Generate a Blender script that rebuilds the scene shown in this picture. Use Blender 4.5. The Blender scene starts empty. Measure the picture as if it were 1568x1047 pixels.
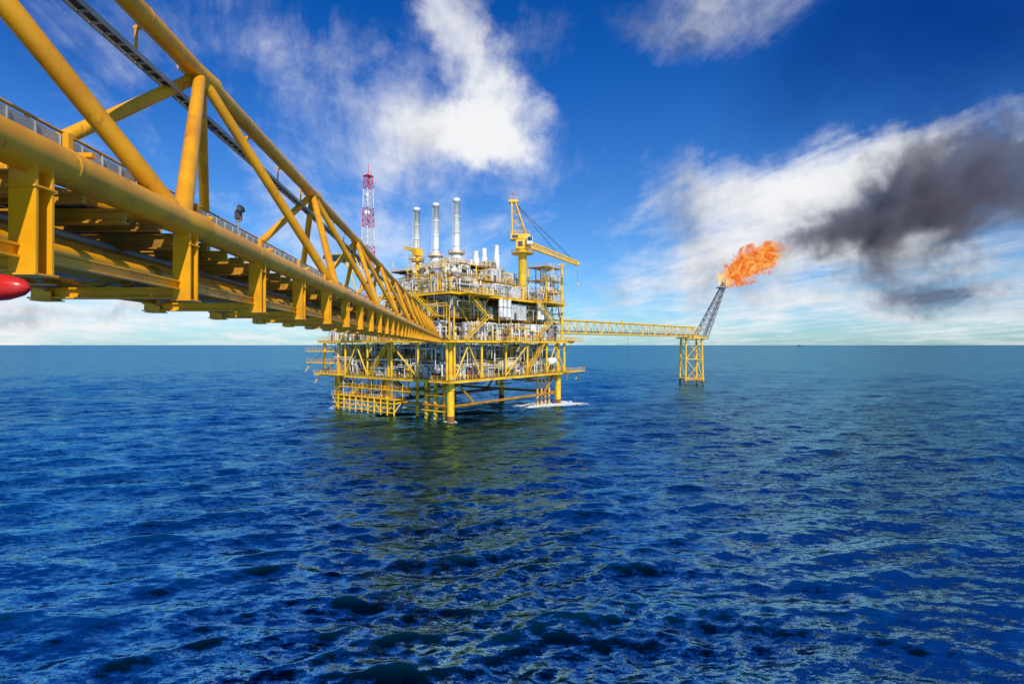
import bpy, math, random
import numpy as np
from mathutils import Vector
random.seed(7); rng=np.random.RandomState(5)
S=bpy.context.scene
S.view_settings.view_transform='Standard'; S.view_settings.look='None'; S.view_settings.exposure=0
H=22.0; FPX=784.0; CX=784.0; HY=528.0
# ---------------------------------------------------------------- camera
cd=bpy.data.cameras.new('camera'); cam=bpy.data.objects.new('camera',cd); S.collection.objects.link(cam)
cd.lens=18; cd.sensor_width=36; cd.clip_start=0.05; cd.clip_end=100000
cam.location=(0,0,H); cam.rotation_euler=(math.radians(90.33),0,0); S.camera=cam
# ---------------------------------------------------------------- node helpers
class NT:
    def __init__(s,tree): s.t=tree; s.n=tree.nodes; s.l=tree.links
    def put(s,inp,val):
        if val is None: return
        if isinstance(val,bpy.types.NodeSocket): s.l.new(val,inp)
        else: inp.default_value=val
    def m(s,op,a,b=None,c=None,clamp=False):
        n=s.n.new('ShaderNodeMath'); n.operation=op; n.use_clamp=clamp
        s.put(n.inputs[0],a); s.put(n.inputs[1],b); s.put(n.inputs[2],c); return n.outputs[0]
    def vm(s,op,a,b=None,out=0):
        n=s.n.new('ShaderNodeVectorMath'); n.operation=op; s.put(n.inputs[0],a)
        if op=='SCALE': s.put(n.inputs['Scale'],b)
        elif b is not None: s.put(n.inputs[1],b)
        return n.outputs['Value'] if out=='v' else n.outputs[0]
    def noise(s,vec,scale,detail=5,rough=.55,dist=0.0,dim='3D',o=0):
        n=s.n.new('ShaderNodeTexNoise'); n.noise_dimensions=dim
        s.put(n.inputs['Vector'],vec); n.inputs['Scale'].default_value=scale
        n.inputs['Detail'].default_value=detail; n.inputs['Roughness'].default_value=rough
        n.inputs['Distortion'].default_value=dist; return n.outputs[o]
    def mr(s,v,a,b,c=0.,d=1.,smooth=True):
        n=s.n.new('ShaderNodeMapRange'); n.interpolation_type='SMOOTHSTEP' if smooth else 'LINEAR'; n.clamp=True
        s.put(n.inputs[0],v)
        for i,x in zip((1,2,3,4),(a,b,c,d)): s.put(n.inputs[i],x)
        return n.outputs[0]
    def mix(s,f,a,b,mode='MIX'):
        n=s.n.new('ShaderNodeMix'); n.data_type='RGBA'; n.blend_type=mode; n.clamp_factor=True
        s.put(n.inputs[0],f); s.put(n.inputs[6],a); s.put(n.inputs[7],b); return n.outputs[2]
    def comb(s,x,y,z):
        n=s.n.new('ShaderNodeCombineXYZ'); s.put(n.inputs[0],x); s.put(n.inputs[1],y); s.put(n.inputs[2],z); return n.outputs[0]
    def sep(s,v):
        n=s.n.new('ShaderNodeSeparateXYZ'); s.put(n.inputs[0],v); return n.outputs
def C(r,g,b): return (r,g,b,1.0)
# ---------------------------------------------------------------- sun direction
SUN_AZ=math.atan2(0.33,-0.94); SUN_EL=math.radians(38)
sdir=Vector((math.sin(SUN_AZ)*math.cos(SUN_EL),math.cos(SUN_AZ)*math.cos(SUN_EL),math.sin(SUN_EL)))
sl=bpy.data.lights.new('sun','SUN'); sl.energy=4.7; sl.angle=math.radians(.5); sl.color=(1,.90,.74)
so=bpy.data.objects.new('sun',sl); S.collection.objects.link(so); so.rotation_euler=sdir.to_track_quat('Z','Y').to_euler(); so.location=sdir*500
# ---------------------------------------------------------------- world
W=bpy.data.worlds.new('World'); S.world=W; W.use_nodes=True
w=NT(W.node_tree); w.n.clear()
tc=w.n.new('ShaderNodeTexCoord').outputs['Generated']
dirn=w.vm('NORMALIZE',tc); X,Y,Z=w.sep(dirn)
az=w.m('ARCTAN2',X,Y); el=w.m('ARCSINE',Z)
def ae(px,py):
    dx=(px-CX)/FPX; dz=(HY-py)/FPX
    return math.atan2(dx,1), math.atan2(dz,math.hypot(1,dx))
wv=w.vm('SUBTRACT',w.noise(dirn,4,7,.62,o=1),(.5,.5,.5)); wx,wy,wz=w.sep(wv)
azw=w.m('ADD',az,w.m('MULTIPLY',wx,.34)); elw=w.m('ADD',el,w.m('MULTIPLY',wz,.26))
def blob(px,py,rx,ry,rot=0,amp=1.0,inner=.0):
    a,e=ae(px,py); k=math.cos(a)**2
    ra=rx/FPX*k*1.0; re=ry/FPX*math.cos(a)*math.cos(e)
    da=w.m('SUBTRACT',azw,a); de=w.m('SUBTRACT',elw,e)
    c,s_=math.cos(math.radians(rot)),math.sin(math.radians(rot))
    p=w.m('ADD',w.m('MULTIPLY',da,c/ra),w.m('MULTIPLY',de,s_/ra))
    q=w.m('SUBTRACT',w.m('MULTIPLY',de,c/re),w.m('MULTIPLY',da,s_/re))
    d=w.m('SQRT',w.m('ADD',w.m('MULTIPLY',p,p),w.m('MULTIPLY',q,q)))
    return w.mr(d,inner,1.0,amp,0.0)
def addall(l):
    r=l[0]
    for x in l[1:]: r=w.m('ADD',r,x)
    return r
zc=w.m('ADD',w.m('MAXIMUM',Z,0.0),.07)
pl=w.comb(w.m('DIVIDE',X,zc),w.m('DIVIDE',Y,zc),0.0)
n1=w.noise(pl,.8,9,.60,.5); n2=w.noise(dirn,4.0,9,.62,.5)
wv2=w.comb(w.m('ADD',w.m('MULTIPLY',w.m('DIVIDE',X,zc),1.3),w.m('MULTIPLY',w.m('DIVIDE',Y,zc),.3)),w.m('MULTIPLY',w.m('DIVIDE',Y,zc),.30),3.0)
n3=w.noise(wv2,2.0,9,.68,.7)
fb=w.m('ADD',w.m('ADD',w.m('MULTIPLY',n1,.35),w.m('MULTIPLY',n2,.35)),w.m('MULTIPLY',n3,.30))
fb=w.m('MULTIPLY',w.m('SUBTRACT',fb,.5),2.8)
bias=addall([
 blob(705,10,75,110,0,.45),blob(738,110,80,110,0,.42),blob(775,195,115,110,0,.58),blob(735,235,160,75,0,.48),blob(655,190,140,110,0,.24),
 blob(1120,290,350,115,0,.46),blob(1450,250,360,130,8,.64),blob(1300,340,560,150,0,.34),blob(1150,420,660,110,0,.34),blob(1450,480,420,70,0,.34),
 blob(560,310,360,240,0,.27),blob(120,470,560,80,0,.42),blob(330,150,520,280,0,.22),blob(60,60,260,120,0,.10),
 blob(1060,0,340,95,0,.40),blob(1180,135,330,65,8,-.42),blob(1500,60,330,130,0,-.38),blob(950,130,110,110,0,-.28),
 w.mr(el,0.0,.22,.38,.06),w.mr(el,.60,.85,0,-.6)])
dens=w.mr(w.m('ADD',fb,bias),.12,.88)
dark=addall([blob(1400,305,340,105,14,1.0),blob(1560,240,240,170,10,.9),blob(1250,350,110,60,0,.5),blob(1060,320,130,120,0,.70),blob(1290,440,460,60,0,.65),blob(910,450,220,60,0,.7),blob(1480,470,320,50,0,.8),
 blob(1080,0,380,110,0,.95),blob(830,60,80,110,0,.15),blob(230,470,500,20,0,.4),blob(700,500,400,18,0,.3)])
dn=w.noise(w.vm('ADD',dirn,(0.03,0.0,0.05)),6,8,.62,.3)
darkf=w.m('MULTIPLY',dark,w.mr(dn,.28,.62),clamp=True)
darkf=w.m('ADD',darkf,w.mr(dn,.48,.75,0,.30),clamp=True)
cloudc=w.mix(darkf,C(9.0,9.1,9.3),C(1.35,1.75,2.7))
sky=w.n.new('ShaderNodeTexSky'); sky.sky_type='NISHITA'; sky.sun_disc=False; sky.sun_elevation=SUN_EL; sky.sun_rotation=SUN_AZ
sky.ozone_density=3.0; sky.dust_density=.3; sky.air_density=1.0
deep=w.mix(w.mr(el,.02,.60),C(.55,.93,1.28),C(.045,.60,1.42))
sk=w.mix(1.0,sky.outputs[0],deep,'MULTIPLY')
shade=addall([blob(1480,40,560,280,0,.85),w.mr(el,.35,.7,0,.22),blob(40,20,400,200,0,.25)])
sk=w.mix(shade,sk,w.mix(1.0,sk,C(.12,.30,.52),'MULTIPLY'))
col=w.mix(dens,sk,cloudc)
bg=w.n.new('ShaderNodeBackground'); w.put(bg.inputs[0],col); bg.inputs[1].default_value=.1
wo=w.n.new('ShaderNodeOutputWorld'); w.l.new(bg.outputs[0],wo.inputs[0])
# ---------------------------------------------------------------- materials
def paint(name,col,col2=None,rough=.4,scale=1.5,amt=.5,metal=0.0,bump=.02,rust=0.0):
    mt=bpy.data.materials.new(name); mt.use_nodes=True; t=NT(mt.node_tree); b=t.n['Principled BSDF']
    pos=t.n.new('ShaderNodeNewGeometry').outputs['Position']
    nz=t.noise(pos,scale,7,.6); nf=t.noise(pos,scale*7,4,.6)
    col2=col2 or tuple(c*.6 for c in col)
    c=t.mix(t.m('MULTIPLY',t.mr(nz,.38,.72),amt),C(*col),C(*col2))
    if rust>0:
        st=t.noise(t.vm('MULTIPLY',pos,(3,3,.5)),scale*1.3,6,.7)
        c=t.mix(t.m('MULTIPLY',t.mr(st,.58,.70),rust),c,C(.12,.045,.015))
    t.put(b.inputs['Base Color'],c); t.put(b.inputs['Roughness'],t.m('ADD',t.m('MULTIPLY',nf,.25),rough-.1))
    b.inputs['Metallic'].default_value=metal
    if bump:
        bp=t.n.new('ShaderNodeBump'); bp.inputs['Strength'].default_value=.4; bp.inputs['Distance'].default_value=bump
        t.put(bp.inputs['Height'],nf); t.put(b.inputs['Normal'],bp.outputs[0])
    return mt
YB=paint('bridge_yellow_paint',(.78,.35,.002),(.52,.20,.002),.42,1.2,.8,bump=.004,rust=.5)
YP=paint('platform_yellow_paint',(.90,.54,.008),(.62,.29,.008),.42,.4,.85,rust=.6)
YD=paint('weathered_yellow',(.50,.23,.008),(.18,.08,.015),.55,.6,.9,rust=.8)
WH=paint('white_cladding',(.78,.78,.77),(.52,.50,.44),.45,.4,.9,rust=.45)
GR=paint('grey_steel',(.33,.34,.35),(.18,.18,.18),.5,.7,.8,metal=.2,rust=.3)
DG=paint('dark_steel',(.06,.06,.065),(.03,.03,.03),.6,.8,.7,rust=.2)
GT=paint('deck_grating',(.09,.08,.065),(.045,.04,.035),.7,3,.8)
BE=paint('beige_vessel',(.66,.58,.36),(.50,.42,.24),.4,.5,.5,rust=.2)
RD=paint('red_paint',(.62,.02,.015),(.40,.01,.01),.25,1,.4,bump=.002)
OR=paint('orange_red_equipment',(.50,.07,.02),(.30,.04,.02),.45,1,.5)
TR=paint('cable_tray_galvanised',(.42,.42,.38),(.22,.22,.20),.5,2,.7,metal=.3)
RS=paint('rusty_splash_zone',(.30,.10,.02),(.10,.04,.02),.7,1.2,.9)
BK=paint('black_soot',(.02,.02,.02),(.03,.03,.03),.7,1,.5)
GL=paint('window_glass',(.03,.06,.09),(.02,.03,.05),.1,1,.5,bump=0)
# ---------------------------------------------------------------- mesh builder
class MB:
    def __init__(s): s.v=[]; s.f=[]; s.mi=[]; s.sm=[]; s.mats=[]; s.cur=0
    def use(s,m):
        if m not in s.mats: s.mats.append(m)
        s.cur=s.mats.index(m); return s
    def add(s,vs,fs,smooth=False):
        o=len(s.v); s.v+=[tuple(x) for x in vs]
        for f in fs: s.f.append(tuple(i+o for i in f)); s.mi.append(s.cur); s.sm.append(smooth)
    def tube(s,p,q,r,n=8,r2=None,cap=True):
        p=Vector(p); q=Vector(q); r2=r if r2 is None else r2; d=q-p
        if d.length<1e-6: return
        d.normalize(); a=d.orthogonal().normalized() if abs(d.z)<.999 else Vector((1,0,0)); b=d.cross(a)
        vs=[];
        for k in range(n):
            t=2*math.pi*k/n; o=a*math.cos(t)+b*math.sin(t); vs+= [p+o*r,q+o*r2]
        s.add(vs,[(2*k,(2*k+2)%(2*n),(2*k+3)%(2*n),2*k+1) for k in range(n)],True)
        if cap:
            s.add([vs[2*k] for k in range(n)][::-1],[tuple(range(n))]); s.add([vs[2*k+1] for k in range(n)],[tuple(range(n))])
    def lathe(s,p,axis,prof,n=16):
        p=Vector(p); d=Vector(axis).normalized(); a=d.orthogonal().normalized(); b=d.cross(a); vs=[];m=len(prof)
        for h,r in prof:
            for k in range(n):
                t=2*math.pi*k/n; vs.append(p+d*h+(a*math.cos(t)+b*math.sin(t))*r)
        s.add(vs,[(i*n+k,i*n+(k+1)%n,(i+1)*n+(k+1)%n,(i+1)*n+k) for i in range(m-1) for k in range(n)],True)
    def box(s,c,h,ax=None):
        c=Vector(c); ax=ax or (Vector((1,0,0)),Vector((0,1,0)),Vector((0,0,1)))
        vs=[c+ax[0]*(h[0]*i)+ax[1]*(h[1]*j)+ax[2]*(h[2]*k) for i in(-1,1) for j in(-1,1) for k in(-1,1)]
        s.add(vs,[(0,1,3,2),(4,6,7,5),(0,4,5,1),(2,3,7,6),(0,2,6,4),(1,5,7,3)])
    def beam(s,p,q,wd,ht,up=(0,0,1)):
        p=Vector(p);q=Vector(q); d=q-p; L=d.length; d.normalize(); up=Vector(up)
        if abs(d.dot(up))>.99: up=Vector((0,1,0))
        sx=d.cross(up).normalized(); uz=sx.cross(d)
        s.box((p+q)/2,(L/2,wd/2,ht/2),(d,sx,uz))
    def ibeam(s,p,q,wd,ht,up=(0,0,1),t=.025):
        p=Vector(p);q=Vector(q); d=(q-p).normalized(); up=Vector(up)
        if abs(d.dot(up))>.99: up=Vector((1,0,0))
        sx=d.cross(up).normalized(); uz=sx.cross(d)
        s.beam(p+uz*(ht/2-t/2),q+uz*(ht/2-t/2),wd,t,up); s.beam(p-uz*(ht/2-t/2),q-uz*(ht/2-t/2),wd,t,up)
        s.beam(p,q,t,ht-2*t-.002,up)
    def rail(s,p,q,h=1.1,r=.05,step=2.0):
        p=Vector(p);q=Vector(q);L=(q-p).length;n=max(1,int(L/step)); z=Vector((0,0,1))
        s.tube(p+z*h,q+z*h,r,5,cap=False); s.tube(p+z*h*.55,q+z*h*.55,r*.8,5,cap=False)
        for i in range(n+1):
            a=p+(q-p)*i/n; s.tube(a,a+z*h,r,5,cap=False)
    def build(s,name,parent=None,loc=(0,0,0)):
        loc=Vector(loc); me=bpy.data.meshes.new(name); me.from_pydata([tuple(Vector(v)-loc) for v in s.v],[],s.f)
        for m in s.mats: me.materials.append(m)
        me.polygons.foreach_set('material_index',s.mi); me.polygons.foreach_set('use_smooth',s.sm); me.update()
        o=bpy.data.objects.new(name,me); S.collection.objects.link(o)
        if parent: o.parent=parent
        else: o.location=loc
        return o
def empty(name,loc):
    e=bpy.data.objects.new(name,None); e.location=loc; e.empty_display_size=1; S.collection.objects.link(e); return e
# ================================================================ SEA
def sea():
    radii=[6.0]
    while radii[-1]<60000: radii.append(radii[-1]*(1+ (0.005 if radii[-1]<500 else .025)))
    R=np.array(radii)
    th=np.concatenate([np.linspace(math.radians(-56),math.radians(56),1500,endpoint=False),np.linspace(math.radians(56),math.radians(304),260,endpoint=False)])
    na=len(th); RR,TT=np.meshgrid(R,th,indexing='ij')
    x=RR*np.sin(TT); y=RR*np.cos(TT); z=np.zeros_like(x); dx=np.zeros_like(x); dy=np.zeros_like(x)
    wind=math.radians(-75)
    sp=RR*.005+.02; sp=np.where(RR>500,RR*.025,sp)
    gust=1+.32*np.sin(x*.05+1.3*np.sin(y*.031))+.28*np.sin(y*.043+x*.017+2*np.sin(x*.021))
    for i in range(130):
        lam=.8*(15/.8)**rng.rand(); k=2*math.pi/lam
        a=wind+rng.randn()*(.34+.30*(lam<3)); amp=.0050*lam**.90; ph=rng.rand()*6.28
        if lam>8: amp*=.85
        amp_l=amp*np.clip((lam/sp-3)/4,0,1)*(gust if lam<5 else 1)
        p=k*(x*math.cos(a)+y*math.sin(a))+ph
        cp=np.cos(p); s_=np.sin(p)
        z+=amp_l*cp; dx-=1.1*amp_l*math.cos(a)*s_; dy-=1.1*amp_l*math.sin(a)*s_
    x+=dx;y+=dy
    nr=len(R); co=np.stack([x,y,z],-1).reshape(-1,3).astype(np.float32)
    co=np.vstack([co,[[0,0,0]]]).astype(np.float32)
    i,j=np.meshgrid(np.arange(nr-1),np.arange(na),indexing='ij'); j2=(j+1)%na
    q=np.stack([i*na+j,i*na+j2,(i+1)*na+j2,(i+1)*na+j],-1).reshape(-1,4)[:,::-1]
    tri=np.stack([np.full(na,nr*na),(np.arange(na)+1)%na,np.arange(na)],-1)
    loops=np.concatenate([q.ravel(),tri.ravel()]).astype(np.int32)
    tot=np.concatenate([np.full(len(q),4),np.full(na,3)]).astype(np.int32); st=np.concatenate([[0],np.cumsum(tot)[:-1]]).astype(np.int32)
    me=bpy.data.meshes.new('sea'); me.vertices.add(len(co)); me.vertices.foreach_set('co',co.ravel())
    me.loops.add(len(loops)); me.loops.foreach_set('vertex_index',loops)
    me.polygons.add(len(tot)); me.polygons.foreach_set('loop_start',st); me.polygons.foreach_set('use_smooth',np.ones(len(tot),bool))
    me.update(calc_edges=True)
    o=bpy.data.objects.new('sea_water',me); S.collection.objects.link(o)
    mt=bpy.data.materials.new('sea_water'); mt.use_nodes=True; t=NT(mt.node_tree); t.n.clear()
    gm=t.n.new('ShaderNodeNewGeometry'); pos=gm.outputs['Position']; px,py,pz=t.sep(pos)
    big=t.noise(pos,.012,4,.6)
    c=t.mix(t.mr(pz,-.20,.55),C(.000,.0025,.0085),C(.0,.016,.034))  # glow of light through the crests put into the colour by height
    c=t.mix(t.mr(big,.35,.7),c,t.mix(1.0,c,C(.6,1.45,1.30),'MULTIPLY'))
    def patch(cx,cy,rx,ry,inn=.2):
        v=t.vm('MULTIPLY',t.vm('SUBTRACT',pos,(cx,cy,0)),(1/rx,1/ry,0)); return t.mr(t.vm('LENGTH',v,out='v'),inn,1,1,0)
    # bright sky reflection on the left, painted into the water colour as a turquoise ellipse
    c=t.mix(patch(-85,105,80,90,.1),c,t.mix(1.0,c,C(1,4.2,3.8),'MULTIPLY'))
    fo=t.noise(t.vm('MULTIPLY',pos,(1,.5,1)),.9,8,.7)
    pm=None
    for a in [(9,188,15,12),(19,193,15,12),(-17.6,147,3,3),(-60,180,7,5),(4,208,10,8)]:
        p=patch(*a); pm=p if pm is None else t.m('MAXIMUM',pm,p)
    fm=t.mr(t.m('ADD',fo,t.m('MULTIPLY',pm,.42)),.66,.82)
    fm=t.m('MULTIPLY',fm,t.mr(pm,.02,.2))
    wc=t.m('MULTIPLY',t.m('MULTIPLY',t.mr(pz,.34,.50),t.mr(t.noise(pos,5,6,.7),.50,.62)),t.mr(t.noise(pos,.06,3,.5),.54,.64))
    fm=t.m('MAXIMUM',fm,t.m('MULTIPLY',wc,.7))
    c=t.mix(fm,c,C(.75,.8,.82))
    def slope(scv,sc,det,k,rg=.6):
        nn=t.noise(t.vm('MULTIPLY',pos,scv),sc,det,rg,.2,o=1)
        return t.vm('MULTIPLY',t.vm('SUBTRACT',nn,(.5,.5,.5)),(k*.7,k,0))
    sl_=t.vm('ADD',slope((.38,1.2,1),.5,4,1.3),t.vm('ADD',slope((.5,1.2,1),1.8,5,1.5,.65),slope((.8,1.1,1),7,3,.7)))
    sl_=t.vm('SCALE',sl_,t.mr(t.noise(pos,.03,3,.5),.35,.65,.7,1.3))
    nrm=t.vm('NORMALIZE',t.vm('ADD',gm.outputs['Normal'],sl_))
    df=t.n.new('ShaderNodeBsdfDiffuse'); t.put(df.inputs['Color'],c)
    gl=t.n.new('ShaderNodeBsdfAnisotropic'); gl.inputs['Color'].default_value=C(.36,.76,.98); gl.inputs['Roughness'].default_value=.12; t.put(gl.inputs['Normal'],nrm)
    fz=t.n.new('ShaderNodeFresnel'); fz.inputs['IOR'].default_value=1.333; t.put(fz.inputs['Normal'],nrm)
    f=t.m('MINIMUM',t.m('MULTIPLY',fz.outputs[0],1.05),.58); f=t.m('MULTIPLY',f,t.m('SUBTRACT',1.0,t.m('MULTIPLY',fm,.9)))
    mx=t.n.new('ShaderNodeMixShader'); t.put(mx.inputs[0],f); t.l.new(df.outputs[0],mx.inputs[1]); t.l.new(gl.outputs[0],mx.inputs[2])
    ou=t.n.new('ShaderNodeOutputMaterial'); t.l.new(mx.outputs[0],ou.inputs[0])
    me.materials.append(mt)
sea()
# ================================================================ NEAR FOOTBRIDGE (triangular truss)
DX=-87/784.
def B(a,d,h): return Vector((DX*d-a,d,H+h))
def footbridge():
    loc=B(6.5,70,1.9); E=empty('truss_footbridge',loc)
    A0,AT,AF=4.2,6.5,8.8; HB,HT=1.9,6.85; D0,D1=-12,149.5
    BAX=(Vector((1,0,0)),Vector((DX,1,0)),Vector((0,0,1)))
    m=MB().use(YB)
    m.tube(B(A0,D0,HB),B(A0,D1,HB),.2,36); m.tube(B(AF,D0,HB),B(AF,D1,HB),.2,24); m.tube(B(AT,D0,HT),B(AT,D1-4,HT),.22,32)
    d=D0+2
    while d<60:   # girth welds
        for a,h,r in ((A0,HB,.2),(AT,HT,.22),(AF,HB,.2)): m.tube(B(a,d,h),B(a,d+.03,h),r+.006,32)
        d+=5.15
    m.build('chords',E,loc)
    m=MB().use(YB); k=-2
    while 7.85+10.3*k<D1-2:
        db=7.85+10.3*k
        for a in (A0,AF):
            pb=B(a,db,HB)
            for dt in (-5.15,5.15):
                if db+dt<D1-3: m.tube(pb,B(AT,db+dt,HT),.135,20)
            m.tube(pb-Vector((0,.5,0)),pb+Vector((0,.5,0)),.215,28)
        m.tube(B(A0,db,HB),B(AF,db,HB),.13,16)
        m.tube(B(A0,db,HB),B(AF,db+10.3,HB),.09,14); m.tube(B(AF,db,HB-.05),B(A0,db+10.3,HB-.05),.09,14)
        pt=B(AT,db+5.15,HT); m.tube(pt-Vector((0,.55,0)),pt+Vector((0,.55,0)),.24,28)
        k+=1
    m.build('web_members',E,loc)
    m=MB().use(YB); g=MB(); d=5.07-2.9*4
    AL=6.35
    while d<D1-1:
        for a in (A0,AL):
            m.use(YB); m.ibeam(B(a,d,HB-.12 if a==A0 else HB-.3),B(a,d,.70),.27,.20,up=(0,1,0))
            m.beam(B(a,d,.70),B(a,d,.68),.32,.26,up=(0,1,0))
            m.beam(B(a,d,HB-.34),B(a,d,HB-.36),.30,.24,up=(0,1,0))
        m.use(YB); m.ibeam(B(AL+.25,d,.80),B(A0-.0,d,.80),.16,.17)
        m.use(YD); m.ibeam(B(A0,d,HB-.30),B(AF,d,HB-.30),.16,.24)
        m.ibeam(B(A0,d+1.45,HB-.27),B(AF,d+1.45,HB-.27),.12,.18); m.ibeam(B(A0,d+.72,HB-.24),B(AF,d+.72,HB-.24),.08,.12); m.ibeam(B(A0,d+2.17,HB-.24),B(AF,d+2.17,HB-.24),.08,.12)
        m.tube(B(A0+.1,d,.86),B(AL,d+2.9,.86),.045,8); m.tube(B(AL,d,1.5),B(AF,d,HB-.1),.05,8)
        m.use(YB)
        m.beam(B(A0+.25,d+.8,HB+.1),B(A0+.25,d+.8,HB+.52),.07,.07,up=(0,1,0)); m.beam(B(A0-.05,d+.8,HB+.27),B(A0+.65,d+.8,HB+.27),.07,.05)
        m.beam(B(AT+.3,d,HT-.05),B(AT+.3,d,HT-.75),.05,.05,up=(0,1,0)); m.beam(B(AT,d,HT-.1),B(AT+.35,d,HT-.1),.06,.06)
        d+=2.9
    m.use(YB)
    for a in (A0+.08,AL-.08): m.ibeam(B(a,D0,.92),B(a,D1,.92),.10,.14)
    for a in (5.4,7.6): m.ibeam(B(a,D0,HB-.5),B(a,D1,HB-.5),.10,.14)
    m.build('hangers_and_crossbeams',E,loc)
    g.use(GT)
    g.box((B(6.5,D0,2.02)+B(6.5,D1,2.02))/2,(.8,(D1-D0)/2,.02),BAX)
    for a0,a1 in ((4.65,5.5),(5.75,6.5),(6.8,7.5),(7.8,8.35)):
        g.box((B((a0+a1)/2,D0,1.76)+B((a0+a1)/2,D1,1.76))/2,((a1-a0)/2,(D1-D0)/2,.01),BAX)
    g.use(TR)
    for (a,h,hw,hh) in ((4.55,2.32,.02,.085),(4.95,2.32,.02,.085)):
        g.box((B(a,D0,h)+B(a,D1,h))/2,(hw,(D1-D0)/2,hh),BAX)
    for a in (AT+.2,AT+.46):
        g.box((B(a,D0,HT-.7)+B(a,D1,HT-.7))/2,(.015,(D1-D0)/2,.055),BAX)
    d=D0
    while d<60:
        g.beam(B(AT+.2,d,HT-.73),B(AT+.46,d,HT-.73),.05,.03); g.beam(B(4.55,d,2.28),B(4.95,d,2.28),.05,.03)
        g.beam(B(4.525,d,2.24),B(4.525,d,2.41),.03,.012,up=(0,1,0))
        d+=.35
    g.use(DG)
    for a,h,r in ((4.65,2.3,.04),(4.75,2.31,.05),(4.86,2.3,.035),(AT+.26,HT-.69,.035),(AT+.33,HT-.68,.04),(AT+.40,HT-.69,.025)): g.tube(B(a,D0,h),B(a,D1-6,h),r,8)
    g.build('deck_and_cable_trays',E,loc)
    p=MB()
    for a,h,r,mt in ((4.75,1.10,.10,YB),(5.15,1.07,.13,YD),(5.6,1.12,.16,GR),(6.0,1.05,.08,YB),(6.9,1.36,.13,YB),(7.4,1.32,.17,YB),(7.95,1.36,.11,GR),(8.35,1.36,.08,RD),(5.3,1.50,.05,GR),(6.5,1.40,.05,RD)):
        p.use(mt); p.tube(B(a,D0,h),B(a,D1,h),r,18)
        p.use(YD); d=5.07-8.7
        while d<90:
            p.tube(B(a,d,h),B(a,d+.10,h),r*1.35,18)
            d+=5.8 if a<6.3 else 7.3
    p.build('pipelines',E,loc)
    r=MB().use(YB)
    for a in (5.75,7.3):
        for h in (2.6,3.1): r.tube(B(a,D0,h),B(a,D1,h),.025,8)
        d=D0
        while d<D1: r.tube(B(a,d,2.0),B(a,d,3.1),.025,8); d+=1.45
    r.build('walkway_handrails',E,loc)
footbridge()
lb=MB().use(RD); c=Vector((-4.02,4.0,22.45))
lb.lathe(c+Vector((-.75,0,0)),(1,0,.0),[(0,.0),(.03,.07),(.12,.105),(.7,.11),(.82,.10),(.93,.07),(.985,.035),(1.0,0)],28)
lb.use(BK); lb.tube(c+Vector((.2,0,.02)),c+Vector((.42,.05,.02)),.012,8)
lb.use(DG); lb.tube(c+Vector((-.3,0,.1)),c+Vector((-.3,.1,.62)),.02,8); lb.use(RD); lb.tube(c+Vector((-.34,0,0)),c+Vector((-.26,0,0)),.122,28)
lb.build('red_float',None,c)
q=B(4.2,9.9,2.1); l=MB().use(GR); l.tube(q,q+Vector((0,0,.32)),.02,10); l.beam(q+Vector((-.06,0,.3)),q+Vector((.06,0,.3)),.05,.02)
l.use(DG); l.box(q+Vector((0,0,.40)),(.05,.05,.07)); l.lathe(q+Vector((-.0,0,.5)),(.8,-.4,.3),[(-.05,.0),(-.05,.03),(.0,.04),(.08,.085),(.085,.0)],16)
l.use(OR); l.lathe(q+Vector((.03,0,.32)),(0,0,1),[(0,.03),(.05,.03),(.07,0)],12); l.use(YB); l.beam(q+Vector((0,0,-.05)),q+Vector((0,0,.02)),.14,.14)
l.build('horn_beacon',None,q)
# ================================================================ PLATFORM
F=Vector((-17.6,147,0)); U=Vector((math.cos(math.radians(53)),math.sin(math.radians(53)),0)); Vv=Vector((-U.y,U.x,0)); ZA=Vector((0,0,1))
def P(u,v,z): return F+U*u+Vv*v+ZA*z
def pbox(m,u0,u1,v0,v1,z0,z1): m.box(P((u0+u1)/2,(v0+v1)/2,(z0+z1)/2),((u1-u0)/2,(v1-v0)/2,(z1-z0)/2),(U,Vv,ZA))
PL=empty('offshore_oil_platform',F)
j=MB()
for u in (0,58):
    for v in (0,27,54):
        j.use(YP); j.tube(P(u,v,1.6),P(u,v,12),1.1,20); j.use(RS); j.tube(P(u,v,-6),P(u,v,1.6),1.12,20); j.use(YP); j.tube(P(u,v,9),P(u,v,10.2),1.35,20)
        j.tube(P(u,v,12),P(u,v,23.5),.65,14)
j.use(YD)
for z in (4.2,):
    for u in (0,58): j.tube(P(u,0,z),P(u,54,z),.5,12)
    for v in (0,27,54): j.tube(P(0,v,z+.0),P(58,v,z),.45,12)
for u in (0,58):
    for v0,v1 in ((0,27),(27,54)):
        j.tube(P(u,v0,11.5),P(u,v0+6,8.2),.35,10); j.tube(P(u,v1,11.5),P(u,v1-6,8.2),.35,10); j.tube(P(u,v0+6,8.2),P(u,v1-6,8.2),.35,10)
for v in (0,27,54): j.tube(P(2,v,11.5),P(10,v,4.4),.4,10); j.tube(P(56,v,11.5),P(48,v,4.4),.4,10)
j.use(DG); pbox(j,4,54,24,27,4.6,5.0); j.rail(P(4,24,5),P(54,24,5)); pbox(j,20,56,50,52,4.6,5)
j.use(YP)
for k in range(8): j.tube(P(1.5+(k%2)*1.8,3.8+k*1.95,-4),P(1.5+(k%2)*1.8,3.8+k*1.95,12),.42+.1*(k%3),12)
for k in range(4): j.tube(P(5.5,5+k*3.2,-4),P(5.5,5+k*3.2,12),.5,12)
for z in (7.2,2.6): j.tube(P(-.2,2,z),P(-.2,20,z),.22,8)
j.use(WH)
for k in range(22):
    v=random.uniform(20,54); u=random.uniform(-1,5); j.tube(P(u,v,random.uniform(3,7)),P(u,v,12),random.uniform(.12,.35),8)
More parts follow.
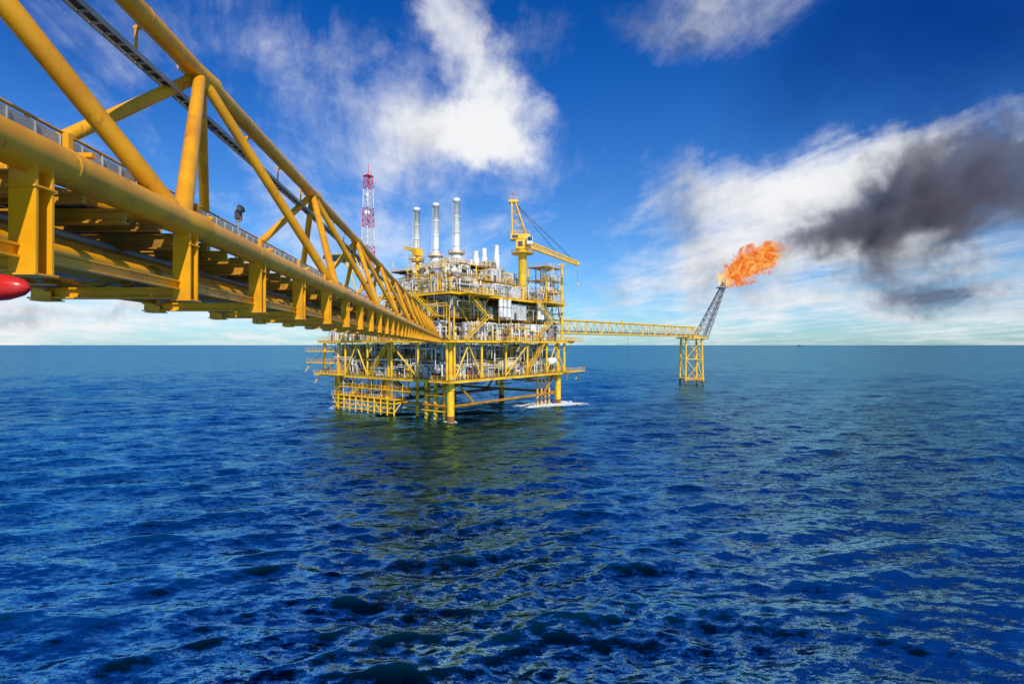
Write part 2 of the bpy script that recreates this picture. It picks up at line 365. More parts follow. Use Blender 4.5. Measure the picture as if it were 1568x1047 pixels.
j.use(GR)
for k in range(10):
    v=random.uniform(20,50); j.tube(P(3,v,random.uniform(4,11)),P(3,v+random.uniform(5,12),random.uniform(4,11)),.15,6)
j.use(YP)
for k in range(4): j.tube(P(48+k*2.6,2.5,-4),P(48+k*2.6,2.5,12),.35,10)
for k in range(26):
    j.use(random.choice([YD,DG,GR,YP])); u=random.uniform(2,60); v=random.uniform(0,8); z=random.uniform(8.5,11.5)
    j.tube(P(u,v,12),P(u,v,z),.2,6); j.tube(P(u,v,z),P(min(u+random.uniform(2,9),62),v,z),.2,6)
j.build('jacket_legs',PL,F)
bl=MB().use(YP)
for z in (1.0,2.4,3.8): bl.tube(P(-3,21,z),P(-3,53,z),.2,8)
v=21
while v<=53:
    bl.tube(P(-3,v,.2),P(-3,v,5.0),.24,8); bl.tube(P(-3,v,3.8),P(0,v,4.2),.2,8); bl.tube(P(-3,v,1.0),P(0,v,4.2),.15,8)
    if int((v-21)/3.2)%2: bl.tube(P(-3,v,.4),P(-3,v+3.2,4.6),.12,6)
    v+=3.2
pbox(bl,-3.2,1,20.5,53.5,4.95,5.2); bl.rail(P(-3.1,20.5,5.2),P(-3.1,53.5,5.2),1.1,.07)
pbox(bl,-2.5,6,16,56,7.8,8.05); bl.rail(P(-2.4,16,8.05),P(-2.4,56,8.05),1.1,.07); bl.rail(P(6,16,8.05),P(-2.4,16,8.05),1.1,.07)
for v in range(18,56,5): bl.tube(P(-2.2,v,8),P(-2.2,v,12),.15,6); bl.tube(P(-2.2,v,5.2),P(-2.2,v,7.8),.12,6)
def stair(m,p,q,wv,mat=YP):
    m.use(mat); wv=Vector(wv); p=Vector(p);q=Vector(q)
    for s_ in (-.5,.5):
        m.beam(p+wv*s_,q+wv*s_,.08,.35); m.tube(p+wv*s_+ZA*1.1,q+wv*s_+ZA*1.1,.06,5); 
        for i in range(6): a=p+(q-p)*i/5+wv*s_; m.tube(a,a+ZA*1.1,.05,5)
    n=int(abs(q.z-p.z)/.3)
    for i in range(n): a=p+(q-p)*(i+.5)/n; m.beam(a-wv*.5,a+wv*.5,.28,.04)
stair(bl,P(-1,30,5.2),P(-1,24,12),U*1.2); stair(bl,P(-1.8,44,5.2),P(-1.8,39,8),U*1.2)
bl.build('boat_landing',PL,F)
# decks -------------------------------------------------------------
decks=[ # z,u0,u1,v0,v1
 (12,-3,64,-3,64),(17.6,2,60,3,60),(23.5,-3,65,-3,62),(30.5,3,59,3,33),(37.5,-1,62,-1,31),(37.5,22,62,31.02,56),(30.5,22,60,33.02,54),(43.2,7,44,5,30),(44.0,24,56,30.02,54),(48.6,15,38,10,28),(49.5,20,46,28.05,50)]
dk=MB()
for z,u0,u1,v0,v1 in decks:
    dk.use(GT); pbox(dk,u0+.2,u1-.2,v0+.2,v1-.2,z-.12,z)
    big_=z in (12,23.5,37.5); my=YP if big_ else YD
    corners=[(u0,v0),(u1,v0),(u1,v1),(u0,v1)]; gh=.8 if big_ else .4
    for a in range(4):
        p=P(*corners[a],z-gh/2); q=P(*corners[(a+1)%4],z-gh/2); dk.use(my); dk.ibeam(p,q,.4,gh,t=.1)
        dk.use(YP); dk.rail(p+ZA*gh/2,q+ZA*gh/2,1.15,.055,1.8)
    dk.use(YD)
    k=u0+4
    while k<u1: dk.beam(P(k,v0+.4,z-.45),P(k,v1-.4,z-.45),.25,.5); k+=6
    k=v0+4
    while k<v1: dk.beam(P(u0+.4,k,z-.47),P(u1-.4,k,z-.47),.2,.4); k+=8
dk.build('decks',PL,F)
fr=MB()
def bayface(along,fixed,s0,s1,z0,z1,n,pat,mt=YP,rc=.28,rb=.17):
    fr.use(mt); f=(lambda s,z:P(s,fixed,z)) if along=='u' else (lambda s,z:P(fixed,s,z))
    st=(s1-s0)/n
    for i in range(n+1): fr.tube(f(s0+i*st,z0),f(s0+i*st,z1),rc,10)
    for i in range(n):
        a=s0+i*st;b=a+st; c=pat[i%len(pat)]
        if c in 'X/': fr.tube(f(a,z0),f(b,z1-.9),rb,8)
        if c in 'X\\': fr.tube(f(a,z1-.9),f(b,z0),rb,8)
        if c=='A': fr.tube(f(a,z0),f((a+b)/2,z1-.9),rb,8); fr.tube(f(b,z0),f((a+b)/2,z1-.9),rb,8)
bayface('v',-1.5,0,60,12,23,5,'-/-A-',rc=.36,rb=.24); bayface('u',-1.5,0,60,12,23,5,'A-/-A',rc=.36,rb=.24)
bayface('v',2.5,3,30,23.5,37,3,'/-A',YP,.24,.16); bayface('u',2.5,4,58,23.5,37,5,'\\---/',YP,.24,.16)
bayface('v',7.5,6,29,37.5,42.7,3,'--/',WH,.2,.14); bayface('u',5.6,8,43,37.5,42.7,4,'--/-',WH,.2,.14)
bayface('v',22.5,31,54,23.5,43.6,3,'X/X',YP); bayface('v',15.4,11,28,43.2,48.1,3,'/-X',GR,.2,.14); bayface('u',10.3,16,37,43.2,48.1,3,'-A-',WH,.2,.14)
bayface('v',63,0,60,12,23,5,'X'); bayface('u',63,0,60,12,23,5,'X')
fr.build('frame_bracing',PL,F)
# equipment --------------------------------------------------------
eq=MB()
MCL=[WH]*5+[GR]*5+[YP]*3+[BE]*2+[DG]*2; MCU=[WH]*9+[GR]*4+[YP]*2+[BE]*2+[DG]*2
MC=MCL
def pipes(u,v,z,h,du,dv,n=9):
    for k in range(n):
        eq.use(random.choice([WH,WH,GR,WH,YP,BE])); r=random.uniform(.07,.26); zz=z+random.uniform(.15,.92)*h
        if random.random()<.5:
            a=u+random.uniform(.0,2); b0=v+random.uniform(-1,dv*.5); b1=v+random.uniform(dv*.5,dv+2); eq.tube(P(a,b0,zz),P(a,b1,zz),r,8); eq.tube(P(a,b0,z),P(a,b0,zz),r,8); eq.tube(P(a,b1,zz),P(a,b1,z+h-.6),r,8)
        else:
            b=v+random.uniform(.0,2); b0=u+random.uniform(-1,du*.5); b1=u+random.uniform(du*.5,du+2); eq.tube(P(b0,b,zz),P(b1,b,zz),r,8); eq.tube(P(b1,b,z),P(b1,b,zz),r,8); eq.tube(P(b0,b,zz),P(b0,b,z+h-.6),r,8)
    for k in range(3):
        eq.use(random.choice([OR,GR,DG,WH,WH])); eq.box(P(u+random.uniform(.3,2.5),v+random.uniform(.5,dv),z+random.uniform(.5,h*.6)),(random.uniform(.2,.5),random.uniform(.2,.5),random.uniform(.3,.7)),(U,Vv,ZA))
def equip(u,v,z,h,du,dv):
    t=random.choice('htbbsppvffw'); mat=random.choice(MC); cu,cv=u+du/2,v+dv/2
    if t=='h':
        r=min(h*.3,1.7,dv*.3); eq.use(random.choice([WH,BE,GR])); L=dv*.8 if random.random()<.5 else du*.8; ax=Vv if L==dv*.8 else U
        c=P(cu,cv,z+r+.8)-ax*L/2; eq.lathe(c,ax,[(0,0),(.15,r*.6),(.5,r*.93),(.8,r),(L-.8,r),(L-.5,r*.93),(L-.15,r*.6),(L,0)],16)
        eq.use(GR)
        for k in (.25,.75): eq.box(P(cu,cv,z+.4)+ax*(k-.5)*L,(r*.7,.2,.6) if ax is Vv else (.2,r*.7,.6),(U,Vv,ZA)); eq.tube(c+ax*L*k,c+ax*L*k+ZA*(r+1.2),.12,6)
    elif t=='t' or t=='v':
        r=random.uniform(.6,1.5); hh=h*random.uniform(.6,.92); eq.use(mat)
        eq.lathe(P(cu,cv,z),ZA,[(0,r),(hh-.7,r),(hh-.3,r*.85),(hh,.3),(hh,0)],16)
        eq.use(YP); eq.lathe(P(cu,cv,z+hh*.5),ZA,[(0,r),(0,r+.6),(.12,r+.6),(.12,r)],16)
        eq.use(GR); eq.tube(P(cu-r-.2,cv-.3,z),P(cu-r-.2,cv-.3,z+hh),.14,6)
    elif t=='b' or t=='w':
        hh=h*random.uniform(.5,.88); eq.use(mat if mat is not YP else WH); a=du*random.uniform(.3,.45); b=dv*random.uniform(.3,.45)
        pbox(eq,cu-a,cu+a,cv-b,cv+b,z,z+hh); eq.use(GR)
        k=-b
        while k<b: pbox(eq,cu-a-.07,cu-a+.0,cv+k,cv+k+.12,z+.1,z+hh-.1); k+=.8
        k=-a
        while k<a: pbox(eq,cu+k,cu+k+.12,cv-b-.07,cv-b,z+.1,z+hh-.1); k+=.8
        eq.use(DG if random.random()<.6 else OR)
        if random.random()<.6: pbox(eq,cu-a-.1,cu-a-.02,cv-b*.5,cv-b*.5+1,z+.1,z+2.1); pbox(eq,cu+.2,cu+1.3,cv-b-.1,cv-b-.02,z+.9,z+1.9)
        eq.use(YP); pbox(eq,cu-a-.05,cu+a+.05,cv-b-.05,cv+b+.05,z+hh,z+hh+.12); eq.rail(P(cu-a,cv-b,z+hh+.12),P(cu-a,cv+b,z+hh+.12)); eq.rail(P(cu-a,cv-b,z+hh+.12),P(cu+a,cv-b,z+hh+.12))
    elif t=='s' or t=='f':
        eq.use(YP if random.random()<.5 else WH)
        for a in (u+.5,u+du-.5):
            for b in (v+.5,v+dv-.5): eq.beam(P(a,b,z),P(a,b,z+h*.8),.18,.18,up=(0,1,0))
        for zz in (.4,.8):
            for a in (u+.5,u+du-.5): eq.beam(P(a,v+.5,z+h*zz),P(a,v+dv-.5,z+h*zz),.18,.18)
            for b in (v+.5,v+dv-.5): eq.beam(P(u+.5,b,z+h*zz),P(u+du-.5,b,z+h*zz),.18,.18)
        for k in range(9):
            eq.use(random.choice([WH,GR,WH,YP])); b=v+random.uniform(.6,dv-.6); zz=z+random.uniform(.3,.9)*h; a=u+random.uniform(0.3,2.5); r=random.uniform(.08,.28)
            eq.tube(P(a,b,z),P(a,b,zz),r,8); eq.tube(P(a,b,zz),P(u+du,b,zz),r,8)
    else: pipes(u,v,z,h,du,dv)
    if random.random()<.6: pipes(u,v,z,h,du,dv,5)
def fill(u0,u1,v0,v1,z,h,depth=14,skip=.08):
    u=u0
    while u<u1-2:
        du=random.uniform(3.2,6); v=v0
        while v<v1-2:
            dv=random.uniform(3.2,6)
            if (u<u0+depth or v<v0+depth) and random.random()>skip and u+du<=u1+1 and v+dv<=v1+1: equip(u,v,z,h,du,dv)
            v+=dv
        u+=du
fill(0,62,0,60,12,5,12,.1); fill(2,60,3,58,17.6,5.2,10,.15)
MC=MCU
fill(-1,62,-1,60,23.5,6.4,13,.04); fill(3,59,3,32,30.5,6.4,13,.04); fill(23,60,33,54,30.5,6,8,.1)
fill(.5,61,.5,29,37.5,5.0,16,.06); fill(23,60,32,55,37.5,6,10); fill(8,43,6,29,43.2,4.8,16,.08); fill(25,55,31,53,44,5,10); fill(16,37,11,27,48.6,3.2,20,.3)
for k in range(230):
    eq.use(random.choice([WH,WH,GR,YP])); side=random.random()<.5; z0=random.choice([12,17.6,23.5,30.5,37.5]); r=random.uniform(.06,.2)
    mx=58 if (z0<30 or not side) else 29
    s=random.uniform(0,mx); L=random.uniform(2,12); zz=z0+random.uniform(2.5,5.8); off=random.uniform(-.8,1.2)
    f=(lambda s,z:P(off,s,z)) if side else (lambda s,z:P(s,off,z))
    eq.tube(f(s,zz),f(min(s+L,mx+2),zz),r,6); eq.tube(f(s,zz),f(s,zz-random.uniform(1,6)),r,6)
eq.use(BE); eq.lathe(P(24,1.5,15.2),U,[(0,0),(.2,1.2),(.7,1.8),(1.2,2),(7,2),(7.5,1.8),(8,1.2),(8.2,0)],20)
eq.use(WH); eq.lathe(P(50,-1,16),U,[(0,0),(.2,.9),(.7,1.4),(4,1.4),(4.5,.9),(4.7,0)],18)
for (u0,u1,v0,v1,z0,z1) in ((8,14,2.2,9,37.5,42.5),(20,27,.8,6,37.5,41.5),(10,17,.6,6,23.5,29),(30,38,.4,6,30.5,35.6),(26,31,6,12,43.2,47.6)):
    eq.use(WH); pbox(eq,u0,u1,v0,v1,z0,z1); eq.use(GR); k=u0+.5
    while k<u1-.3:
        pbox(eq,k,k+.25,v0-.1,v0,z0+.4,z1-.3); k+=.75
    k=v0+.5
    while k<v1-.3: pbox(eq,u0-.1,u0,k,k+.25,z0+.4,z1-.3); k+=.75
    eq.use(DG); pbox(eq,u0+1,u0+2.2,v0-.14,v0-.11,z0+.1,z0+2.2)
for u in (22,24.2,26.4,44,46): eq.use(WH); eq.tube(P(u,-.9,31),P(u,-.9,36.6),.75,12); eq.use(GR); eq.tube(P(u,-.9,34),P(u,-.9,34.3),.85,12)
eq.build('process_equipment',PL,F)
st=MB()
stair(st,P(-2.2,14,23.5),P(-2.2,4,30.5),U*1.2); stair(st,P(-2.2,4,30.5),P(-2.2,14,37.5),U*1.2); stair(st,P(4,-2.3,23.5),P(14,-2.3,30.5),Vv*1.2); stair(st,P(14,-2.3,30.5),P(4,-2.3,37.5),Vv*1.2)
stair(st,P(-2.4,34,12),P(-2.4,24,23.5),U*1.2); stair(st,P(34,-2.3,12),P(46,-2.3,23.5),Vv*1.2); stair(st,P(3,8,37.5),P(3,16,43.2),U*1.2); stair(st,P(40,-2.3,23.5),P(50,-2.3,30.5),Vv*1.2); stair(st,P(50,-2.3,30.5),P(40,-2.3,37.5),Vv*1.2)
for (a,b,z) in ((-3.2,2,30.5),(-3.2,13,23.5)): st.use(YP); pbox(st,a,a+3,b,b+3,z-.2,z); st.rail(P(a,b,z),P(a,b+3,z))
for (u0,u1,v0,v1,z) in ((-6,-3.1,46,60,12.3),(-6,-3.1,18,30,23.2),(56,68,-6,-3.1,12.3),(60,69,-5,3,23.8),(60,69,2,10,30.5),(-5,-3.1,52,66,16),(20,30,-5.2,-3.1,23.3),(-5.4,-3.1,34,46,26.5),(-5.4,1,55,66,20),(3,16,-4.6,-1.1,37.3),(44,56,-4.2,-1.1,37.3)):
    st.use(YP); pbox(st,u0,u1,v0,v1,z-.4,z-.01); st.rail(P(u0,v0,z),P(u0,v1,z)); st.rail(P(u0,v0,z),P(u1,v0,z)); st.rail(P(u1,v0,z),P(u1,v1,z)); st.tube(P(u0+.3,v0+.3,z-.4),P(u0+2.5,v0+2.5,z-3.5),.15,6); st.tube(P(u1-.3,v1-.3,z-.4),P(u1-2.5,v1-.3,z-3.5),.15,6)
st.use(YP)
for u in (50,55,61):
    for v in (0,8): st.tube(P(u,v,37.5),P(u,v,51),.22,8)
for z in (41.5,46,51):
    pbox(st,49.6,61.4,-.4,8.4,z-.2,z); st.rail(P(49.6,-.4,z),P(61.4,-.4,z)); st.rail(P(49.6,-.4,z),P(49.6,8.4,z))
st.use(WH); st.tube(P(52,3,38),P(52,3,50),.9,12); st.tube(P(57,3,38),P(57,3,48),1.1,12)
for k in range(14): a=random.uniform(50,61); z=random.uniform(38,48); st.tube(P(a,.3,z),P(a,.3,z+random.uniform(2,6)),.14,6); st.tube(P(50,.4,z),P(61,.4,z),.1,6)
for k in range(34):
    st.use(random.choice([YP,WH,GR])); z,u0,u1,v0,v1=random.choice(decks[4:]); side=random.random()<.5
    p=P(u0+.3,random.uniform(v0,v1),z) if side else P(random.uniform(u0,u1),v0+.3,z); hh=random.uniform(2,5); st.tube(p,p+ZA*hh,.09,6)
    if random.random()<.5: st.tube(p+ZA*hh,p+ZA*(hh+.3)-(U if side else Vv)*1.6,.08,6); st.box(p+ZA*(hh+.2)-(U if side else Vv)*1.6,(.3,.3,.12))
st.build('stairs_and_walkways',PL,F)
hd=MB(); hc=P(22,80,58); hd.use(GR); hd.lathe(hc,ZA,[(-.5,0),(-.5,9),(0,9.3),(0,0)],8); hd.use(YP); hd.lathe(hc+ZA*-.25,ZA,[(-.3,9.3),(.1,10.6),(.2,10.6),(-.2,9.3)],8)
for a,b in ((62,18),(62,26)):
    hd.tube(P(b,62,23.5),P(b,62,46),.3,8); hd.tube(P(b,62,45),P(b,80,57.3),.3,8); hd.tube(P(b,62,30),P(b,76,57.3),.3,8); hd.tube(P(b,62,46),P(b,70,57.3),.25,8)
hd.tube(P(18,62,46),P(26,62,46),.3,8); hd.build('helideck',PL,F)
for v in (25,35.5,46):
    s=MB().use(WH); b=P(29,v,44); 
    s.use(GR); s.box(b+ZA*2,(3,3.2,4),(U,Vv,ZA)); s.use(WH); s.box(b+ZA*7.5,(2.2,2.2,1.6),(U,Vv,ZA))
    s.lathe(b,ZA,[(8.5,2.1),(11,2.1),(12.8,1.15),(29.6,1.15),(29.6,1.35),(30.6,1.35),(31,1.05),(31,.9),(30,.85)],24)
    for z in (13.5,18.5,24): s.lathe(b,ZA,[(z,1.15),(z,1.32),(z+.3,1.32),(z+.3,1.15)],24)
    s.tube(b+ZA*9-U*2.3-Vv*.4,b+ZA*29-U*1.5-Vv*.4,.06,5); s.tube(b+ZA*9-U*2.3+Vv*.2,b+ZA*29-U*1.5+Vv*.2,.06,5)
    s.use(YP); s.lathe(b,ZA,[(10.9,2.1),(10.9,3.1),(11.05,3.1),(11.05,2.1)],12)
    for k in range(12):
        a=k*math.pi/6; a2=a+math.pi/6; p=b+Vector((math.cos(a)*3,math.sin(a)*3,11)); q=b+Vector((math.cos(a2)*3,math.sin(a2)*3,11)); s.rail(p,q,1.1,.05,3)
    s.build('exhaust_stack',None,b)
s=MB().use(WH)
for u,v,h in ((34,16,8),(36,12,9),(26,13,5.5),(36,24,5)):
    s.lathe(P(u,v,48.6),ZA,[(0,1.1),(h*.6,1.1),(h*.65,.8),(h,.8),(h,.6)],14)
s.build('vent_pipes',PL,F)
def lattice(m,p,q,w0,w1,n,r,mats,axs=(Vector((1,0,0)),Vector((0,1,0))),rb=None,sides=4):
    p=Vector(p);q=Vector(q); rb=rb or r*.6
    def c(i,k):
        f=i/n; wd=(w0+(w1-w0)*f)/2; o=[(-1,-1),(1,-1),(1,1),(-1,1)] if sides==4 else [(-1,-.6),(1,-.6),(0,1)]
        return p+(q-p)*f+axs[0]*wd*o[k][0]+axs[1]*wd*o[k][1]
    for i in range(n):
        m.use(mats[i%len(mats)])
        for k in range(sides):
            k2=(k+1)%sides; m.tube(c(i,k),c(i+1,k),r,6); m.tube(c(i,k),c(i,k2),rb,5,cap=False); m.tube(c(i,k),c(i+1,k2),rb,5,cap=False); m.tube(c(i,k2),c(i+1,k),rb,5,cap=False)
mm=MB(); mb=P(20,64,23.5); mats=[]
for i in range(8): mats+=[RD]*3+[WH]*3
lattice(mm,mb,mb+ZA*65,5.0,2.4,26,.15,mats,(U,Vv),.08)
mm.use(RD); mm.tube(mb+ZA*65,mb+ZA*70,.12,6); mm.tube(mb+ZA*65+U*1.2,mb+ZA*68+U*1.2,.08,6); mm.box(mb+ZA*65,(1.5,1.5,.1),(U,Vv,ZA))
mm.use(WH); mm.lathe(mb+ZA*50+Vector((0,-1.6,0)),(0.3,-1,0),[(0,.1),(0,1),(.4,1.1),(.4,0)],14); mm.lathe(mb+ZA*57+Vector((0,-1.4,0)),(-.3,-1,0),[(0,.1),(0,.8),(.4,.8),(.4,0)],14)
mm.build('lattice_radio_mast',None,mb)
sc=MB().use(YP); b=P(12,27,43.2); sc.tube(b,b+ZA*9,.6,12); sc.box(b+ZA*10,(1.4,1.1,1.2),(U,Vv,ZA)); lattice(sc,b+ZA*10.5,b+ZA*12+Vector((-5,2,0)),1.2,.7,6,.12,[YP],(Vector((0,1,0)),ZA)); sc.tube(b+ZA*11,b+ZA*14,.2,6); sc.tube(b+ZA*14,b+ZA*12+Vector((-5,2,0)),.06,5); sc.box(b+ZA*7,(2,2,.1)); sc.rail(b+ZA*7+Vector((-2,-2,0)),b+ZA*7+Vector((2,-2,0)))
sc.build('small_deck_crane',None,b)
# main pedestal crane
cr=MB().use(YP); b=P(38,2,37.5)
cr.lathe(b,ZA,[(0,1.45),(15,1.45),(16,2.0),(17.6,2.0)],20)
cr.lathe(b,ZA,[(16.2,2.0),(16.2,4.0),(16.5,4.0),(16.5,2.0)],16)
for k in range(12):
    a=k*math.pi/6; a2=a+math.pi/6; cr.rail(b+Vector((math.cos(a)*3.9,math.sin(a)*3.9,16.5)),b+Vector((math.cos(a2)*3.9,math.sin(a2)*3.9,16.5)),1.1,.06,3)
cr.box(b+ZA*19.3,(2.3,2.0,1.6)); cr.box(b+ZA*22.0+Vector((-.8,0,0)),(3.4,1.8,.9)); cr.rail(b+ZA*22.9+Vector((-4.2,-1.8,0)),b+ZA*22.9+Vector((2.6,-1.8,0)),1.1,.06,1.2)
cr.use(DG); cr.box(b+ZA*19.4+Vector((-.8,-2.05,0)),(.8,.04,.9)); cr.box(b+ZA*22+Vector((-2.6,-1.85,0)),(1,.04,.5)); cr.use(WH); cr.box(b+ZA*20+Vector((2.4,-2.9,.3)),(1.0,.8,1.3)); cr.use(GL); cr.box(b+ZA*20.6+Vector((2.4,-3.6,.2)),(.8,.13,.7)); cr.box(b+ZA*20.6+Vector((3.4,-2.9,.2)),(.06,.6,.7))
cr.use(YP); top=b+ZA*34.5+Vector((-3.2,0,0))
for sy in (-1.6,1.6):
    cr.tube(b+Vector((-3.6,sy,21)),top+Vector((-.6,sy*.5,0)),.32,8); cr.tube(b+Vector((1.8,sy,21)),top+Vector((.6,sy*.5,0)),.28,8)
for f in (.25,.5,.75):
    a0=b+Vector((-3.6,0,21)); a1=b+Vector((1.8,0,21)); pa=a0.lerp(top,f); pb=a1.lerp(top,f); cr.tube(pa,pb,.15,6); cr.tube(pa,a1.lerp(top,f-.22),.12,6)
    for p_ in (pa,pb): cr.tube(p_+Vector((0,-1.2,0)),p_+Vector((0,1.2,0)),.12,6)
cr.box(top,(1.6,1.2,.4)); cr.rail(top+Vector((-1.6,-1.1,.4)),top+Vector((1.6,-1.1,.4)),1,.05,1); cr.use(DG); cr.tube(top+ZA*.3,top+ZA*3,.07,5); cr.use(OR); cr.box(top+ZA*2.8+Vector((-.4,0,0)),(.5,.03,.3)); cr.use(YP)
bt=b+ZA*13.5+Vector((19.8,4,0)); bs=b+ZA*19.5+Vector((2.2,0,0))
lattice(cr,bs,bt,2.0,1.2,13,.17,[YP],(Vector((0,1,0)),ZA),.09)
cr.use(DG)
for sy in (-.6,.6):
    cr.tube(top+Vector((0,sy,0)),bt+Vector((-1,sy,.6)),.06,5); cr.tube(top+Vector((0,sy,.2)),bs.lerp(bt,.55)+Vector((0,sy,1)),.06,5)
cr.tube(bt,bt-ZA*7,.05,5); cr.use(YP); cr.box(bt-ZA*7.4,(.3,.3,.5)); cr.lathe(bt-Vector((0,.6,0)),(0,1,0),[(0,0),(0,.6),(1.2,.6),(1.2,0)],12)
cr.build('pedestal_crane',None,b)
br=MB().use(YP); b=Vector((18.5,190,23.8))
br.tube(b,b+ZA*28,.45,10); br.beam(b+ZA*28-Vector((1.4,0,0)),b+ZA*28+Vector((1.4,0,0)),.4,.4); br.tube(b+ZA*15,b+ZA*20-Vector((3,-2,0)),.2,6); br.tube(b+ZA*4,P(58,0,37),.2,6); br.lathe(b+ZA*10,ZA,[(0,.45),(0,1.5),(.15,1.5),(.15,.45)],10)
br.build('crane_boom_rest',None,b)
# ================================================================ FLARE BRIDGE + TOWER
E1=Vector((17,200,26.6)); E2=Vector((104,289,26.6)); D=(E2-E1); L=D.length; D.normalize(); N=Vector((D.y,-D.x,0))
fb_=MB().use(YP); n=22
def Q(i,s,t): return E1+D*(L*i/n)+N*s+ZA*t
for s in (-1.8,1.8):
    for t in (0,5.2): fb_.tube(Q(0,s,t),Q(n,s,t),.28 ,10)
for i in range(n+1):
    for s in (-1.8,1.8):
        fb_.tube(Q(i,s,0),Q(i,s,5.2),.13,6)
        if i<n: fb_.tube(Q(i,s,0 if i%2 else 5.2),Q(i+1,s,5.2 if i%2 else 0),.16,6)
    fb_.tube(Q(i,-1.8,0),Q(i,1.8,0),.13,6); fb_.tube(Q(i,-1.8,5.2),Q(i,1.8,5.2),.13,6)
fb_.use(GT); fb_.beam(Q(0,0,.35),Q(n,0,.35),1.6,.08); fb_.use(GR); fb_.tube(Q(0,1,1),Q(n,1,1),.3,8); fb_.tube(Q(0,-1.1,.9),Q(n,-1.1,.9),.22,8); fb_.use(YP); fb_.rail(Q(0,.8,.35),Q(n,.8,.35),1.1,.05,2.5)
fb_.tube(Q(8.5,0,5.2),Q(8.5,0,6.4),.5,8)
fb_.use(DG); fb_.tube(Q(9.3,0,0),Q(9.3,0,-22),.045,5)
fb_.build('flare_bridge',None,E1)
fj=MB().use(YP); c=Vector((101.5,290,0)); hw=4.4; cs=[(-1,-1),(1,-1),(1,1),(-1,1)]
def J(k,z,ex=0): 
    s=hw*(1+.10*(1-z/26)); return c+Vector((cs[k][0]*s,cs[k][1]*s*1.0,z))
for k in range(4):
    k2=(k+1)%4
    fj.use(YP); fj.tube(J(k,2),J(k,26),.5,12); fj.use(RS); fj.tube(J(k,-5),J(k,2),.51,12); fj.use(YP)
    for z0,z1 in ((2.5,14),(14,25)):
        if k in (0,1,2): fj.tube(J(k,z0),J(k2,z1),.2,8)
        if k in (0,3): fj.tube(J(k2,z0),J(k,z1),.2,8)
    for z in (2.5,14,25): fj.tube(J(k,z),J(k2,z),.22,8)
fj.box(c+ZA*25.9,(6.5,6.5,.35)); fj.box(c+ZA*3.2,(5.6,5.6,.15))
for a,b_ in ((0,1),(1,2),(3,0)): fj.rail(J(a,26.2)+Vector((cs[a][0]*1.5,cs[a][1]*1.5,0)),J(b_,26.2)+Vector((cs[b_][0]*1.5,cs[b_][1]*1.5,0)),1.1,.07)
fj.use(DG); fj.box(c+Vector((0,-4,1.2)),(5,.4,.35)); fj.build('flare_jacket',None,c)
ft=MB(); p0=c+Vector((5.5,0,26.4)); p1=Vector((119.5,290,54.5)); ax=(p1-p0).normalized(); sx=Vector((ax.z,0,-ax.x))
lattice(ft,p0,p1,6.0,2.2,9,.26,[GR],(sx,Vector((0,1,0))),.14)
ft.use(GR); ft.tube(p0+Vector((0,0,-3)),p1+ax*3,.5,10); ft.tube(p0+Vector((1,1,-1)),p1+Vector((.7,.7,0)),.15,6)
ft.box(p1,(2.9,2.9,.2)); ft.rail(p1+Vector((-2.8,-2.8,.2)),p1+Vector((2.8,-2.8,.2)),1.1,.08,1.4)
ft.use(BK); ft.tube(p1+Vector((-.6,0,.2)),p1+Vector((-.2,0,5.4)),.8,12); ft.tube(p1+Vector((.9,0,.2)),p1+Vector((1.2,0,5.2)),.65,12); ft.use(GR); ft.tube(p0,p0+Vector((-6,0,6)),.2,6)
ft.build('flare_boom',None,p0)
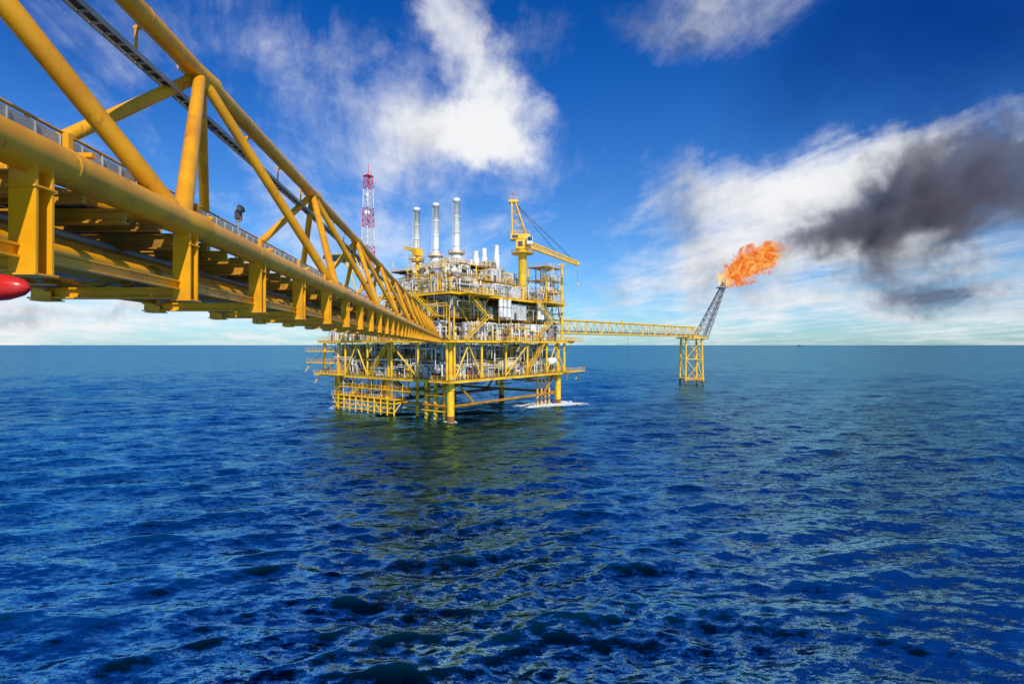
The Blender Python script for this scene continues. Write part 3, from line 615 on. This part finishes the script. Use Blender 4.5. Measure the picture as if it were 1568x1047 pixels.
# plume volumes -----------------------------------------------------
def plume(name,loc,axis,r0,r1,bulge,pad,kind):
    axis=Vector(axis); L=axis.length; a=axis.normalized(); loc=Vector(loc)
    m=MB(); mt=bpy.data.materials.new(name); mt.use_nodes=True; t=NT(mt.node_tree); t.n.clear()
    steps=8; prof=[(-pad,0.01)]
    for i in range(steps+1):
        f=i/steps; prof.append((f*L,(r0+(r1-r0)*f+bulge*4*f*(1-f))*1.4))
    prof.append((L+pad,0.01)); m.use(mt); m.lathe(loc,a,prof,20); o=m.build(name,None,loc)
    oc=t.n.new('ShaderNodeTexCoord').outputs['Object']; fl=kind=='flame'
    wn=t.noise(oc,.14 if fl else .022,3,.5,o=1)
    oc2=t.vm('ADD',oc,t.vm('SCALE',t.vm('SUBTRACT',wn,(.5,.5,.5)),14.0 if fl else 55.0))
    s=t.m('DIVIDE',t.vm('DOT_PRODUCT',oc2,tuple(a),out='v'),L)
    vs=t.n.new('ShaderNodeVectorMath'); vs.operation='SCALE'; vs.inputs[0].default_value=tuple(axis); t.put(vs.inputs['Scale'],s)
    dist=t.vm('LENGTH',t.vm('SUBTRACT',oc2,vs.outputs[0]),out='v')
    sc=t.m('MAXIMUM',t.m('MINIMUM',s,1.0),0.0)
    rad=t.m('ADD',t.m('ADD',r0,t.m('MULTIPLY',sc,r1-r0)),t.m('MULTIPLY',t.m('MULTIPLY',sc,t.m('SUBTRACT',1.0,sc)),bulge*4))
    nz=t.noise(oc2,.30 if fl else .045,6 if fl else 5,.62)
    f=t.m('ADD',t.m('SUBTRACT',1.0,t.m('DIVIDE',dist,rad)),t.m('MULTIPLY',t.m('SUBTRACT',nz,.5),3.8 if fl else 3.2))
    endm=t.m('MULTIPLY',t.mr(s,-.04,.03),t.mr(s,.75,1.05,1,0)) if fl else t.m('MULTIPLY',t.mr(s,-.04,.06),t.mr(s,.80,1.05,1,0))
    out=t.n.new('ShaderNodeOutputMaterial')
    if fl:
        dn=t.m('MULTIPLY',t.mr(f,.05,.45),endm)
        nc=t.noise(oc2,.32,5,.6)
        col=t.mix(t.mr(nc,.42,.58),C(1.0,.52,.12),C(.74,.09,.006)); 
        col=t.mix(t.mr(s,.0,.18,1,0),col,C(1.0,.72,.35))
        em=t.n.new('ShaderNodeEmission'); t.put(em.inputs[0],col); t.put(em.inputs[1],t.m('MULTIPLY',dn,.85))
        ab=t.n.new('ShaderNodeVolumeAbsorption'); ab.inputs[0].default_value=C(0,0,0); t.put(ab.inputs[1],t.m('MULTIPLY',dn,.8))
        ad=t.n.new('ShaderNodeAddShader'); t.l.new(em.outputs[0],ad.inputs[0]); t.l.new(ab.outputs[0],ad.inputs[1]); t.l.new(ad.outputs[0],out.inputs['Volume'])
        try: mt.cycles.volume_step_rate=.35
        except Exception: pass
    else:
        dn=t.m('MULTIPLY',t.m('MULTIPLY',t.mr(f,.0,1.2),endm),t.mr(s,0,1,.13,.055))
        pv=t.n.new('ShaderNodeVolumePrincipled'); pv.inputs['Color'].default_value=C(.30,.29,.36); t.put(pv.inputs['Density'],dn)
        t.l.new(pv.outputs[0],out.inputs['Volume'])
        try: mt.cycles.volume_step_rate=.8
        except Exception: pass
    return o
plume('flare_flame',(118.0,290,58.3),(36,0,19.5),3.6,3.0,4.8,3,'flame')
plume('smoke_plume',(150,290,77),(200,50,60),9,44,12,8,'smoke')
# ================================================================ SHIP
sh=MB().use(DG); b=Vector((3900,6900,0))
vs=[(-45,-7,0),(38,-7,0),(50,0,0),(38,7,0),(-45,7,0),(-46,-8,7),(40,-8,8),(56,0,10),(40,8,8),(-46,8,7)]
sh.add([b+Vector(v) for v in vs],[(0,1,6,5),(1,2,7,6),(2,3,8,7),(3,4,9,8),(4,0,5,9),(5,6,7,8,9)]); sh.box(b+Vector((-30,0,14)),(9,6,7)); sh.box(b+Vector((-30,0,22)),(5,5,2)); sh.tube(b+Vector((-34,0,20)),b+Vector((-34,0,30)),2,8); sh.tube(b+Vector((20,0,8)),b+Vector((20,0,22)),.8,6)
sh.build('distant_ship',None,b)
